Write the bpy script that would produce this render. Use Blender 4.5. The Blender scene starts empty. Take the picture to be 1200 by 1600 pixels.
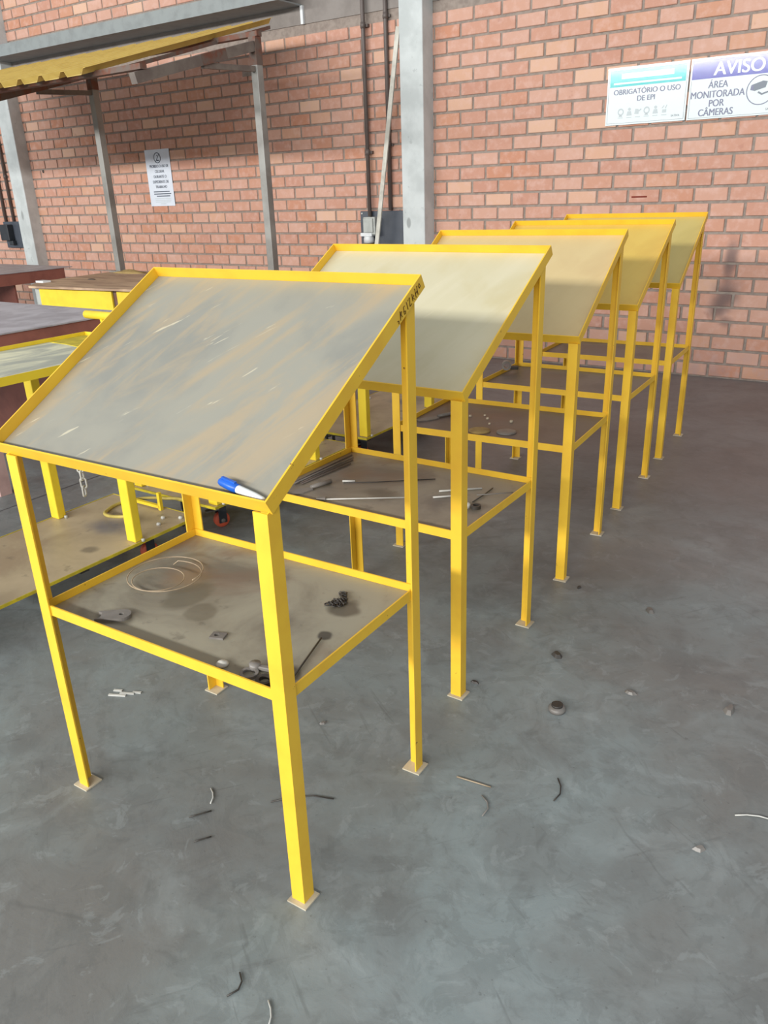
import bpy, bmesh, math, random
from mathutils import Vector, Matrix
random.seed(11)
SC = bpy.context.scene
COL = SC.collection
# ------------------------------------------------------------------ camera
F_PX = 1225.0
R_ = Vector((0.8333469904522831, 0.5517952420290808, -0.03247775204952472))
U_ = Vector((-0.18408650284550457, 0.3324586895956726, 0.9249775019871781))
W_ = Vector((-0.5211956954678677, 0.7648485017220052, -0.37863150481618585))
CAM = Vector((0.9516056835813025, -6.872372657975894, 1.5254525240183325))
cd = bpy.data.cameras.new('camera'); cam = bpy.data.objects.new('camera', cd); COL.objects.link(cam)
cam.matrix_world = Matrix(((R_.x, U_.x, -W_.x, CAM.x), (R_.y, U_.y, -W_.y, CAM.y), (R_.z, U_.z, -W_.z, CAM.z), (0, 0, 0, 1)))
cd.sensor_fit = 'AUTO'; cd.sensor_width = 36.0; cd.lens = F_PX / 1600 * 36
cd.clip_start = 0.05; cd.clip_end = 200
SC.camera = cam
# ------------------------------------------------------------------ light, exposure
wd = bpy.data.worlds.new('overcast'); SC.world = wd; wd.use_nodes = True
wb = wd.node_tree.nodes['Background']
wb.inputs[0].default_value = (0.90, 0.96, 1.0, 1); wb.inputs[1].default_value = 0.53
def area(name, loc, target, sx, sy, power, color):
    l = bpy.data.lights.new(name, 'AREA'); l.shape = 'RECTANGLE'; l.size = sx; l.size_y = sy
    l.energy = power; l.color = color
    o = bpy.data.objects.new(name, l); COL.objects.link(o); o.location = loc
    o.rotation_euler = (Vector(target) - Vector(loc)).to_track_quat('-Z', 'Y').to_euler()
    return o
# the long daylight opening high in the wall behind the photographer
area('clerestory_daylight', (-5.0, -17.0, 4.85), (-5.0, 0.0, 0.6), 26.0, 0.8, 3750.0, (1.0, 0.985, 0.95))
vs = SC.view_settings
vs.view_transform = 'Standard'; vs.look = 'None'; vs.gamma = 1.0; vs.exposure = 0.0
try: vs.use_curve_mapping = False
except Exception: pass

# ------------------------------------------------------------------ material helpers
def srgb(r, g, b):
    f = lambda c: (c / 255 / 12.92) if c / 255 <= 0.04045 else ((c / 255 + 0.055) / 1.055) ** 2.4
    return (f(r), f(g), f(b), 1)
class N:
    def __init__(s, name, rough=0.6, metal=0.0, spec=0.5):
        s.m = bpy.data.materials.new(name); s.m.use_nodes = True
        s.t = s.m.node_tree; s.b = s.t.nodes['Principled BSDF']
        s.b.inputs['Roughness'].default_value = rough; s.b.inputs['Metallic'].default_value = metal
        s.b.inputs['Specular IOR Level'].default_value = spec
    def n(s, typ, **kw):
        x = s.t.nodes.new(typ)
        for k, v in kw.items():
            if k in x.inputs: s.put(x.inputs[k], v)
            else: setattr(x, k, v)
        return x
    def put(s, sock, v):
        if isinstance(v, bpy.types.NodeSocket): s.t.links.new(v, sock)
        else: sock.default_value = v
    def pos(s, local=False, scale=(1, 1, 1), rot=(0, 0, 0)):
        if local: src = s.n('ShaderNodeTexCoord').outputs['Object']
        else: src = s.n('ShaderNodeNewGeometry').outputs['Position']
        mp = s.n('ShaderNodeMapping'); s.t.links.new(src, mp.inputs[0])
        mp.inputs['Scale'].default_value = scale; mp.inputs['Rotation'].default_value = rot
        return mp.outputs[0]
    def aniso(s, scale, rot):
        a = s.pos(True, (1, 1, 1), rot); mp = s.n('ShaderNodeMapping'); s.t.links.new(a, mp.inputs[0]); mp.inputs['Scale'].default_value = scale
        return mp.outputs[0]
    def noise(s, vec, scale, detail=4, rough=0.55, dist=0.0):
        x = s.n('ShaderNodeTexNoise'); s.t.links.new(vec, x.inputs['Vector'])
        x.inputs['Scale'].default_value = scale; x.inputs['Detail'].default_value = detail
        x.inputs['Roughness'].default_value = rough; x.inputs['Distortion'].default_value = dist
        return x.outputs[0]
    def ramp(s, fac, stops):
        x = s.n('ShaderNodeValToRGB'); s.t.links.new(fac, x.inputs[0]); e = x.color_ramp.elements
        while len(e) < len(stops): e.new(0.5)
        for i, (p, c) in enumerate(stops):
            e[i].position = p; e[i].color = c if len(c) == 4 else (*c, 1)
        return x.outputs[0]
    def mix(s, fac, a, b, mode='MIX'):
        x = s.n('ShaderNodeMix', data_type='RGBA', blend_type=mode)
        s.put(x.inputs[0], fac); s.put(x.inputs[6], a); s.put(x.inputs[7], b)
        return x.outputs[2]
    def math(s, op, a, b=0.0, c=0.0, clamp=False):
        x = s.n('ShaderNodeMath', operation=op); x.use_clamp = clamp
        s.put(x.inputs[0], a); s.put(x.inputs[1], b); s.put(x.inputs[2], c)
        return x.outputs[0]
    def step(s, v, lo, hi):
        x = s.n('ShaderNodeMapRange'); s.put(x.inputs[0], v); x.inputs[1].default_value = lo; x.inputs[2].default_value = hi
        x.interpolation_type = 'SMOOTHSTEP'
        return x.outputs[0]
    def spot(s, vec, c, r0, r1, sc=(1, 1, 1)):
        """1 inside a blot about point c"""
        d = s.n('ShaderNodeVectorMath', operation='SUBTRACT'); s.t.links.new(vec, d.inputs[0]); d.inputs[1].default_value = c
        e = s.n('ShaderNodeVectorMath', operation='MULTIPLY'); s.t.links.new(d.outputs[0], e.inputs[0]); e.inputs[1].default_value = sc
        l = s.n('ShaderNodeVectorMath', operation='LENGTH'); s.t.links.new(e.outputs[0], l.inputs[0])
        return s.step(l.outputs['Value'], r1, r0)
    def color(s, c): s.put(s.b.inputs['Base Color'], c); return s
    def rough(s, c): s.put(s.b.inputs['Roughness'], c); return s
    def bump(s, h, strength=0.3, dist=0.01):
        x = s.n('ShaderNodeBump'); x.inputs['Strength'].default_value = strength; x.inputs['Distance'].default_value = dist
        s.t.links.new(h, x.inputs['Height']); s.t.links.new(x.outputs[0], s.b.inputs['Normal']); return s
def paint(name, base, dark, chips=0.0, rough=0.42, chipcol=srgb(110, 62, 25), scale=9.0):
    k = N(name, rough); p = k.pos()
    c = k.mix(k.step(k.noise(p, scale, 5), 0.40, 0.72), base, dark)
    if chips > 0:
        c = k.mix(k.step(k.noise(p, 34.0, 5, 0.65), 0.74 - chips, 0.79 - chips), c, chipcol)
    k.color(c).bump(k.noise(p, 160, 3), 0.06, 0.002); return k.m
M = {}
M['yellow'] = paint('table_yellow_paint', (0.84, 0.525, 0.036, 1), (0.79, 0.465, 0.032, 1), 0.045)
M['lemon'] = paint('cart_yellow_paint', (0.86, 0.65, 0.035, 1), (0.80, 0.57, 0.03, 1), 0.02)
M['brown'] = paint('brown_red_oxide_paint', srgb(156, 98, 86), srgb(138, 86, 76), 0.0, 0.55)
M['mauve'] = paint('dusty_brown_paint', srgb(194, 162, 158), srgb(176, 146, 142), 0.0, 0.6)
M['dark'] = paint('black_plastic', srgb(46, 50, 56), srgb(38, 42, 48), 0.0, 0.5)
M['panelgrey'] = paint('dark_grey_board', srgb(72, 78, 88), srgb(62, 68, 78), 0.0, 0.5)
M['boxgrey'] = paint('grey_electrical_plastic', srgb(176, 180, 176), srgb(150, 154, 150), 0.0, 0.45)
M['pale'] = paint('pale_worn_steel', srgb(196, 186, 164), srgb(168, 158, 138), 0.0, 0.5)
M['bright'] = paint('bright_steel', srgb(205, 205, 200), srgb(170, 170, 165), 0.0, 0.3)
M['darksteel'] = paint('dark_oily_steel', srgb(62, 58, 54), srgb(44, 40, 38), 0.0, 0.45)
M['midsteel'] = paint('grey_steel', srgb(128, 124, 120), srgb(100, 96, 92), 0.0, 0.4)
M['copper'] = paint('coppery_wire', srgb(176, 158, 132), srgb(134, 114, 92), 0.0, 0.35)
M['orange'] = paint('orange_wheel', srgb(214, 96, 66), srgb(196, 84, 58), 0.0, 0.5)
M['blue'] = paint('marker_blue', srgb(28, 98, 205), srgb(26, 90, 190), 0.0, 0.35)
M['white'] = paint('white_plastic', srgb(222, 226, 228), srgb(210, 214, 216), 0.0, 0.4)
M['stick'] = paint('whitewashed_wood', srgb(208, 206, 196), srgb(176, 174, 164), 0.0, 0.7)
M['ink'] = paint('black_marker_ink', srgb(70, 34, 14), srgb(60, 30, 12), 0.0, 0.7)
M['letter'] = paint('sign_dark_lettering', srgb(84, 90, 124), srgb(84, 90, 124), 0.0, 0.3)  # lightened: glare over the letters is put into this colour
M['faint'] = paint('sign_faint_grey_print', srgb(186, 196, 200), srgb(186, 196, 200), 0.0, 0.5)
M['greyprint'] = paint('sign_grey_print', srgb(120, 128, 140), srgb(120, 128, 140), 0.0, 0.5)
M['paperink'] = paint('notice_ink', srgb(84, 92, 106), srgb(84, 92, 106), 0.0, 0.8)
M['signwhite'] = paint('sign_white_plastic', srgb(226, 236, 238), srgb(224, 234, 236), 0.0, 0.09)
M['teal'] = paint('sign_teal_band', srgb(70, 190, 192), srgb(74, 194, 196), 0.0, 0.09)
M['violet'] = paint('sign_violet_band', srgb(92, 96, 176), srgb(96, 100, 180), 0.0, 0.09)
M['paper'] = paint('white_paper_sheet', srgb(216, 224, 236), srgb(210, 218, 230), 0.0, 0.5)
M['canopy'] = paint('canopy_yellow_sheet', srgb(218, 188, 98), srgb(206, 174, 86), 0.0, 0.5)
M['ledge'] = paint('pale_grey_steel_ledge', srgb(138, 145, 147), srgb(126, 132, 134), 0.0, 0.6)
M['hose'] = paint('yellow_hose', srgb(196, 178, 92), srgb(170, 152, 76), 0.0, 0.6)
M['sawdust'] = paint('sawdust', srgb(168, 144, 92), srgb(140, 116, 76), 0.0, 0.9, scale=25)
M['redchalk'] = paint('dark_red_mark', srgb(120, 44, 30), srgb(110, 40, 28), 0.0, 0.9)
M['conduit'] = paint('brown_grey_conduit', srgb(98, 88, 84), srgb(86, 78, 74), 0.0, 0.5)
# galvanised canopy steel with rusty joints
k = N('galvanised_post_steel', 0.45, 0.15); p = k.pos()
c = k.mix(k.step(k.noise(p, 3.5, 5), 0.35, 0.7), srgb(150, 150, 146), srgb(122, 120, 116)); k.color(c); M['galv'] = k.m
k = N('rusty_weld_steel', 0.7); p = k.pos()
c = k.mix(k.step(k.noise(p, 12, 6), 0.38, 0.62), srgb(104, 90, 82), srgb(112, 70, 54)); k.color(c); M['rusty'] = k.m

k = N('dull_arm_steel', 0.6); p = k.pos()
k.color(k.mix(k.step(k.noise(p, 7, 5), 0.38, 0.62), srgb(120, 112, 104), srgb(104, 94, 88))); M['armsteel'] = k.m
# bricks
def brickmat(name, stuff):
    k = N(name, 0.85); p = k.pos()
    if stuff: rnd = k.n('ShaderNodeNewGeometry').outputs['Random Per Island']
    else: rnd = k.n('ShaderNodeObjectInfo').outputs['Random']
    base = k.ramp(rnd, [(0.0, srgb(190, 141, 122)), (0.3, srgb(196, 148, 128)), (0.55, srgb(202, 160, 142)), (0.8, srgb(192, 136, 110)), (1.0, srgb(214, 176, 152))])
    n1 = k.noise(p, 14, 5, 0.6)
    c = k.mix(k.math('MULTIPLY', k.step(n1, 0.42, 0.75), .55), base, srgb(214, 178, 166))
    c = k.mix(k.math('MULTIPLY', k.step(k.noise(p, 9, 3), 0.62, 0.72), 0.35), c, srgb(168, 118, 104))
    # old smoke smudges, in wall coordinates
    q = k.pos()
    w = k.n('ShaderNodeVectorMath', operation='ADD'); k.t.links.new(q, w.inputs[0])
    nz = k.n('ShaderNodeTexNoise'); nz.inputs['Scale'].default_value = 5.0; k.t.links.new(q, nz.inputs['Vector'])
    sc = k.n('ShaderNodeVectorMath', operation='SCALE'); k.t.links.new(nz.outputs['Color'], sc.inputs[0]); sc.inputs['Scale'].default_value = 0.10
    k.t.links.new(sc.outputs[0], w.inputs[1]); v = w.outputs[0]
    for cpt, r0, r1, s3, amt in (((-0.30, 0, 0.98), 0.02, 0.10, (1.3, 0.1, 0.45), .75), ((-0.30, 0, 0.73), 0.02, 0.16, (1.0, 0.1, 0.9), .8), ((-0.35, 0, 0.62), 0.02, 0.13, (1, .1, 1), .7), ((-0.28, 0, 0.50), 0.01, 0.08, (1, .1, 1), .6)):
        c = k.mix(k.math('MULTIPLY', k.spot(v, cpt, r0, r1, s3), amt), c, srgb(96, 84, 84))
    # drifted cement dust on the lowest courses
    sep = k.n('ShaderNodeSeparateXYZ'); k.t.links.new(q, sep.inputs[0])
    dust = k.math('MULTIPLY', k.step(sep.outputs[2], 0.42, 0.0), k.step(k.noise(p, 7, 5), 0.35, 0.65))
    c = k.mix(k.math('MULTIPLY', dust, 0.7), c, srgb(172, 142, 136))
    k.color(c).bump(k.noise(p, 70, 4), 0.35, 0.004); return k.m
M['brick'] = brickmat('fired_clay_brick', False); M['brick_stuff'] = brickmat('fired_clay_brick_field', True)
k = N('grey_mortar', 0.95); p = k.pos()
k.color(k.mix(k.step(k.noise(p, 20, 5), 0.35, 0.7), srgb(154, 142, 133), srgb(136, 124, 116))).bump(k.noise(p, 90, 3), 0.4, 0.004); M['mortar'] = k.m
# column and beam concrete
def concrete(name, a, b, blots=()):
    k = N(name, 0.8); p = k.pos()
    c = k.mix(k.step(k.noise(p, 4.5, 6, 0.6), 0.36, 0.68), a, b)
    c = k.mix(k.math('MULTIPLY', k.step(k.noise(p, 15, 4), 0.66, 0.72), 0.35), c, srgb(140, 146, 146))
    for cpt, r0, r1, s3 in blots: c = k.mix(k.math('MULTIPLY', k.spot(p, cpt, r0, r1, s3), .75), c, srgb(138, 142, 142))
    k.color(c).bump(k.noise(p, 30, 4), 0.15, 0.006); return k.m
M['column'] = concrete('whitewashed_concrete_column', srgb(202, 208, 208), srgb(184, 190, 190), (((-3.21, -.18, 1.24), .02, .035, (1.2, 1, .6)), ((-9.33, -.18, 1.38), .02, .045, (1.2, 1, .5))))
M['beam'] = concrete('grey_concrete_beam', srgb(142, 135, 130), srgb(128, 121, 116))
# floor
k = N('worn_concrete_floor', 0.5); p = k.pos()
big = k.noise(p, 0.9, 6, 0.6, 0.6); mid = k.noise(p, 3.4, 7, 0.62, 0.9); fine = k.noise(p, 17, 8, 0.68, 0.6)
c = k.mix(k.step(big, 0.36, 0.66), srgb(132, 143, 145), srgb(116, 116, 114))
c = k.mix(k.math('MULTIPLY', k.step(mid, 0.46, 0.68), 0.5), c, srgb(106, 108, 108))
c = k.mix(k.math('MULTIPLY', k.step(k.noise(p, 2.1, 6, 0.6, 1.5), 0.48, 0.70), 0.40), c, srgb(154, 163, 165))
c = k.mix(k.math('MULTIPLY', k.step(fine, 0.50, 0.72), 0.30), c, srgb(84, 86, 86))
# blotches with soft-edged borders and drag marks in two directions
b1 = k.noise(p, 6.5, 6, 0.66, 1.1); c = k.mix(k.math('MULTIPLY', k.step(b1, 0.52, 0.58), 0.22), c, srgb(92, 96, 96))
b2 = k.noise(p, 10.5, 7, 0.7, 0.8); c = k.mix(k.math('MULTIPLY', k.step(b2, 0.57, 0.63), 0.22), c, srgb(160, 168, 170))
for rz_, w_ in ((0.6, .30), (-0.9, .26)):
    q1 = k.n('ShaderNodeMapping'); k.t.links.new(k.pos(False, (1, 1, 1), (0, 0, rz_)), q1.inputs[0]); q1.inputs['Scale'].default_value = (3.0, 26.0, 1)
    c = k.mix(k.math('MULTIPLY', k.step(k.noise(q1.outputs[0], 1.0, 5, 0.62, 0.7), 0.62, 0.72), w_), c, srgb(78, 80, 80))
c = k.mix(k.math('MULTIPLY', k.step(k.noise(p, 55, 3, 0.6), 0.66, 0.74), 0.35), c, srgb(70, 70, 70))
# thin trowel marks and cracks
cr = k.noise(p, 1.3, 3, 0.5, 0.4); cr = k.math('ABSOLUTE', k.math('SUBTRACT', cr, 0.5))
c = k.mix(k.math('MULTIPLY', k.math('MULTIPLY', k.step(cr, 0.010, 0.0), k.step(k.noise(p, 2.3, 3), .54, .62)), 0.22), c, srgb(70, 72, 72))
vo = k.n('ShaderNodeTexVoronoi'); k.t.links.new(p, vo.inputs['Vector']); vo.inputs['Scale'].default_value = 4.0
c = k.mix(k.math('MULTIPLY', k.step(vo.outputs['Distance'], 0.045, 0.02), k.step(k.noise(p, 1.7, 2), .5, .6)), c, srgb(64, 62, 60))
# browner tone towards the wall, and the sawn joint left of the carts
sep = k.n('ShaderNodeSeparateXYZ'); k.t.links.new(p, sep.inputs[0])
wob = k.math('ADD', sep.outputs[1], k.math('MULTIPLY', big, 1.6))
c = k.mix(k.math('MULTIPLY', k.step(wob, -4.2, -1.4), 0.62), c, srgb(116, 104, 102))
jn = k.math('ABSOLUTE', k.math('SUBTRACT', sep.outputs[0], -2.968))
c = k.mix(k.step(jn, 0.008, 0.004), c, srgb(66, 68, 70))
k.color(c); k.rough(k.math('ADD', k.math('MULTIPLY', mid, 0.35), 0.33)); k.bump(k.math('ADD', k.math('MULTIPLY', mid, 1.0), k.math('MULTIPLY', fine, 0.35)), 0.18, 0.012)
M['floor'] = k.m
# inclined plates: dusty steel, one tone per table with glare and yellow bounce light put in
def plate(name, a, b, streak, amt):
    k = N(name, 0.38, 0.0, 0.5); p = k.pos(True)
    c = k.mix(k.step(k.noise(p, 4, 5, .55, .4), 0.38, 0.68), a, b)
    st = k.noise(k.aniso((9, 1.6, 1.6), (0, 0, 0.45)), 1.0, 7, 0.68, 0.9)
    c = k.mix(k.math('MULTIPLY', k.step(st, 0.44, 0.64), amt), c, streak)
    sc = k.noise(k.aniso((60, 7, 7), (0, 0, 0.75)), 1.0, 3, 0.5, .6)
    c = k.mix(k.math('MULTIPLY', k.step(sc, 0.68, 0.73), 0.45 * min(1, amt * 1.6)), c, srgb(226, 216, 186))
    k.color(c); k.rough(k.math('ADD', k.math('MULTIPLY', st, 0.3), 0.26)); k.bump(k.noise(p, 3, 3), 0.05, 0.01); return k.m
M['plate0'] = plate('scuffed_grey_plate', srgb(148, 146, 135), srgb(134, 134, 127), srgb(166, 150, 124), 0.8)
M['plate1'] = plate('pale_glare_plate', srgb(196, 189, 160), srgb(190, 180, 144), srgb(204, 197, 172), 0.4)
M['plate2'] = plate('tan_plate', srgb(202, 180, 132), srgb(196, 172, 126), srgb(208, 188, 142), 0.3)
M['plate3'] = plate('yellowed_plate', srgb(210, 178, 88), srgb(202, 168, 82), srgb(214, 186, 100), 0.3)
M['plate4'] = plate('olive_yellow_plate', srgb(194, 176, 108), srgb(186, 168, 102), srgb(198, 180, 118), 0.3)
# shelf plates
def shelfmat(name, a, b, rust, spots=()):
    k = N(name, 0.45); p = k.pos(True)
    c = k.mix(k.step(k.noise(p, 3.2, 6, .6, .5), 0.38, 0.66), a, b)
    c = k.mix(k.math('MULTIPLY', k.step(k.noise(p, 2.3, 5, .6, .8), 0.50, 0.68), 0.7), c, rust)
    c = k.mix(k.math('MULTIPLY', k.step(k.noise(p, 16, 6, .6), 0.60, 0.72), 0.4), c, srgb(70, 64, 58))
    w = k.n('ShaderNodeVectorMath', operation='ADD'); k.t.links.new(p, w.inputs[0])
    nz = k.n('ShaderNodeTexNoise'); nz.inputs['Scale'].default_value = 11.0; k.t.links.new(p, nz.inputs['Vector'])
    sc = k.n('ShaderNodeVectorMath', operation='MULTIPLY_ADD'); k.t.links.new(nz.outputs['Color'], sc.inputs[0]); sc.inputs[1].default_value = (.06,) * 3; sc.inputs[2].default_value = (-.03,) * 3
    k.t.links.new(sc.outputs[0], w.inputs[1])
    for cpt, r0, r1, s3, amt, cc in spots: c = k.mix(k.math('MULTIPLY', k.spot(w.outputs[0], cpt, r0, r1, s3), amt), c, cc)
    k.color(c).bump(k.noise(p, 8, 4), 0.06, 0.006); return k.m
OIL = srgb(74, 66, 54)
M['shelf0'] = shelfmat('oily_shelf_plate', srgb(156, 152, 136), srgb(116, 110, 98), srgb(126, 102, 86),
    [((.68, .40, .56), .030, .05, (1, 1, .1), .75, OIL), ((.715, .275, .56), .014, .024, (1, 1, .1), .85, srgb(52, 48, 44)), ((.28, .26, .56), .05, .075, (1.3, .8, .1), .55, srgb(92, 86, 70)), ((.37, .21, .56), .035, .05, (1, 1, .1), .5, srgb(92, 86, 72)), ((.20, .33, .56), .02, .09, (1, 1, .1), .5, srgb(150, 128, 96)), ((.74, .11, .56), .015, .03, (1, 1, .1), .7, OIL), ((.20, .085, .56), .03, .05, (.7, 1.4, .1), .6, OIL)])
M['shelf1'] = shelfmat('streaked_shelf_plate', srgb(142, 134, 120), srgb(106, 98, 90), srgb(114, 92, 78), [((.38, .22, .56), .03, .08, (.8, 1.4, .1), .6, OIL), ((.70, .25, .56), .02, .07, (1, 1, .1), .6, OIL)])
M['shelf2'] = shelfmat('rusty_shelf_plate', srgb(112, 100, 92), srgb(98, 84, 78), srgb(112, 86, 72), [((.40, .15, .56), .05, .14, (1, 1, .1), .4, srgb(110, 84, 62))])
M['shelf3'] = shelfmat('grey_shelf_plate', srgb(118, 112, 106), srgb(98, 92, 88), srgb(104, 92, 82))
M['cartdeck'] = shelfmat('stained_cart_deck', srgb(182, 166, 138), srgb(164, 148, 122), srgb(150, 130, 106), [((.32, .82, .2), .02, .13, (.8, 1.3, .1), .75, srgb(92, 94, 108)), ((.36, .92, .2), .02, .10, (1, 1, .1), .5, srgb(100, 88, 76)), ((.45, .62, .2), .02, .05, (1, 1, .1), .6, srgb(92, 84, 72))])
k = N('worn_whitish_cart_top', 0.5); p = k.pos()
c = k.mix(k.step(k.noise(k.pos(False, (3.5, 1.0, 1)), 2.4, 6, .6, .8), 0.36, 0.62), srgb(226, 224, 192), srgb(164, 168, 156))
k.color(c); M['worntop'] = k.m
k = N('olive_yellow_overspray', 0.5); p = k.pos()
k.color(k.mix(k.step(k.noise(p, 20, 5), 0.35, 0.65), srgb(206, 186, 40), srgb(176, 160, 40))); M['olive'] = k.m
k = N('slate_grey_bench_top', 0.5); p = k.pos()
k.color(k.mix(k.step(k.noise(p, 6, 6, .6, .5), 0.36, 0.66), srgb(184, 181, 186), srgb(160, 156, 161))); M['slate'] = k.m
k = N('plywood_bench_top', 0.7); p = k.pos(False, (1, 5, 1))
k.color(k.mix(k.step(k.noise(p, 2.4, 6, .6, .8), 0.36, 0.66), srgb(198, 170, 140), srgb(158, 130, 108))); M['ply'] = k.m

# ------------------------------------------------------------------ mesh helpers
class MB:
    def __init__(s): s.v = []; s.f = []; s.mi = []; s.cur = 0; s.smooth = []
    def face(s, idx, sm=False): s.f.append(idx); s.mi.append(s.cur); s.smooth.append(sm)
    def box(s, a, b, T=None):
        i = len(s.v); x0, y0, z0 = a; x1, y1, z1 = b
        for z in (z0, z1):
            for x, y in ((x0, y0), (x1, y0), (x1, y1), (x0, y1)):
                p = Vector((x, y, z)); s.v.append(T @ p if T else p)
        for q in ((0, 3, 2, 1), (4, 5, 6, 7), (0, 1, 5, 4), (1, 2, 6, 5), (2, 3, 7, 6), (3, 0, 4, 7)): s.face([i + j for j in q])
        return s
    def prism(s, poly, z0, z1, T=None, top=None):
        """vertical prism of an xy polygon (counter-clockwise); top(x,y) may give a sloping top"""
        i = len(s.v); n = len(poly)
        for x, y in poly: p = Vector((x, y, z0)); s.v.append(T @ p if T else p)
        for x, y in poly: p = Vector((x, y, top(x, y) if top else z1)); s.v.append(T @ p if T else p)
        s.face([i + j for j in reversed(range(n))]); s.face([i + n + j for j in range(n)])
        for j in range(n): s.face([i + j, i + (j + 1) % n, i + n + (j + 1) % n, i + n + j])
        return s
    def loft(s, rings, closed=False, caps=True, sm=False):
        i = len(s.v); n = len(rings[0])
        for r in rings: s.v.extend(Vector(q) for q in r)
        m = len(rings)
        for a in range(m if closed else m - 1):
            b = (a + 1) % m
            for j in range(n): s.face([i + a * n + j, i + a * n + (j + 1) % n, i + b * n + (j + 1) % n, i + b * n + j], sm)
        if caps and not closed:
            s.face([i + j for j in reversed(range(n))]); s.face([i + (m - 1) * n + j for j in range(n)])
        return s
    def tube(s, pts, r, n=8, closed=False, sm=True):
        pts = [Vector(p) for p in pts]; rings = []; m = len(pts); up = None
        for a in range(m):
            if closed: t = pts[(a + 1) % m] - pts[a - 1]
            else: t = pts[min(a + 1, m - 1)] - pts[max(a - 1, 0)]
            t.normalize()
            if up is None:
                up = Vector((0, 0, 1)) if abs(t.z) < 0.9 else Vector((0, 1, 0))
            up = (up - t * up.dot(t)).normalized(); w = t.cross(up)
            rr = r[a] if isinstance(r, (list, tuple)) else r
            rings.append([pts[a] + (up * math.cos(2 * math.pi * j / n) + w * math.sin(2 * math.pi * j / n)) * rr for j in range(n)])
        return s.loft(rings, closed, True, sm)
    def lathe(s, prof, n=20, T=None, sm=True):
        """profile (radius, z) about z"""
        rings = []
        for r, z in prof:
            ring = [Vector((max(r, 1e-4) * math.cos(2 * math.pi * j / n), max(r, 1e-4) * math.sin(2 * math.pi * j / n), z)) for j in range(n)]
            rings.append([T @ q for q in ring] if T else ring)
        return s.loft(rings, False, True, sm)
    def ringplate(s, outer, inner, z0, z1, T=None):
        """plate with a hole: outer and inner have the same count"""
        i = len(s.v); n = len(outer)
        for z in (z0, z1):
            for poly in (outer, inner):
                for x, y in poly: p = Vector((x, y, z)); s.v.append(T @ p if T else p)
        for j in range(n):
            k2 = (j + 1) % n
            s.face([i + 2 * n + j, i + 2 * n + k2, i + 3 * n + k2, i + 3 * n + j]); s.face([i + k2, i + j, i + n + j, i + n + k2])
            s.face([i + j, i + k2, i + 2 * n + k2, i + 2 * n + j]); s.face([i + n + k2, i + n + j, i + 3 * n + j, i + 3 * n + k2])
        return s
    def mesh(s, name, mats):
        me = bpy.data.meshes.new(name); me.from_pydata([tuple(q) for q in s.v], [], s.f)
        for m in (mats if isinstance(mats, (list, tuple)) else [mats]): me.materials.append(m)
        me.polygons.foreach_set('material_index', s.mi); me.polygons.foreach_set('use_smooth', s.smooth)
        bm = bmesh.new(); bm.from_mesh(me); bmesh.ops.recalc_face_normals(bm, faces=bm.faces); bm.to_mesh(me); bm.free()
        me.update(); return me
    def build(s, name, mats, parent=None, bevel=0.0):
        o = bpy.data.objects.new(name, s.mesh(name, mats)); COL.objects.link(o)
        if parent: o.parent = parent
        if bevel:
            b = o.modifiers.new('bevel', 'BEVEL'); b.width = bevel; b.segments = 2; b.limit_method = 'ANGLE'
        return o
def tag(o, label=None, cat=None, group=None, kind=None):
    if label: o['label'] = label
    if cat: o['category'] = cat
    if group: o['group'] = group
    if kind: o['kind'] = kind
    return o
def empty(name, loc=(0, 0, 0), rz=0.0):
    o = bpy.data.objects.new(name, None); COL.objects.link(o); o.location = loc; o.rotation_euler = (0, 0, rz); o.empty_display_size = .1
    return o
def copy_tree(o, parent=None):
    c = o.copy(); COL.objects.link(c)
    if parent: c.parent = parent
    for ch in list(o.children): copy_tree(ch, c)
    return c
def text(name, body, size, mat, T, parent, align='CENTER', bold=0.0, sx=1.0):
    cu = bpy.data.curves.new(name, 'FONT'); cu.body = body; cu.size = size; cu.align_x = align; cu.extrude = 0.0005
    tmp = bpy.data.objects.new(name + '_tmp', cu); COL.objects.link(tmp)
    dg = bpy.context.evaluated_depsgraph_get(); me = bpy.data.meshes.new_from_object(tmp.evaluated_get(dg))
    bpy.data.objects.remove(tmp); bpy.data.curves.remove(cu)
    if bold:
        bm = bmesh.new(); bm.from_mesh(me); g = bmesh.ops.duplicate(bm, geom=bm.verts[:] + bm.edges[:] + bm.faces[:])['geom']
        bmesh.ops.translate(bm, verts=[v for v in g if isinstance(v, bmesh.types.BMVert)], vec=(size * .045, 0, .00012)); bm.to_mesh(me); bm.free()
    me.name = name; me.transform(T @ Matrix.Diagonal((sx, 1, 1, 1))); me.materials.clear(); me.materials.append(mat)
    o = bpy.data.objects.new(name, me); COL.objects.link(o); o.parent = parent; return o

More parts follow.
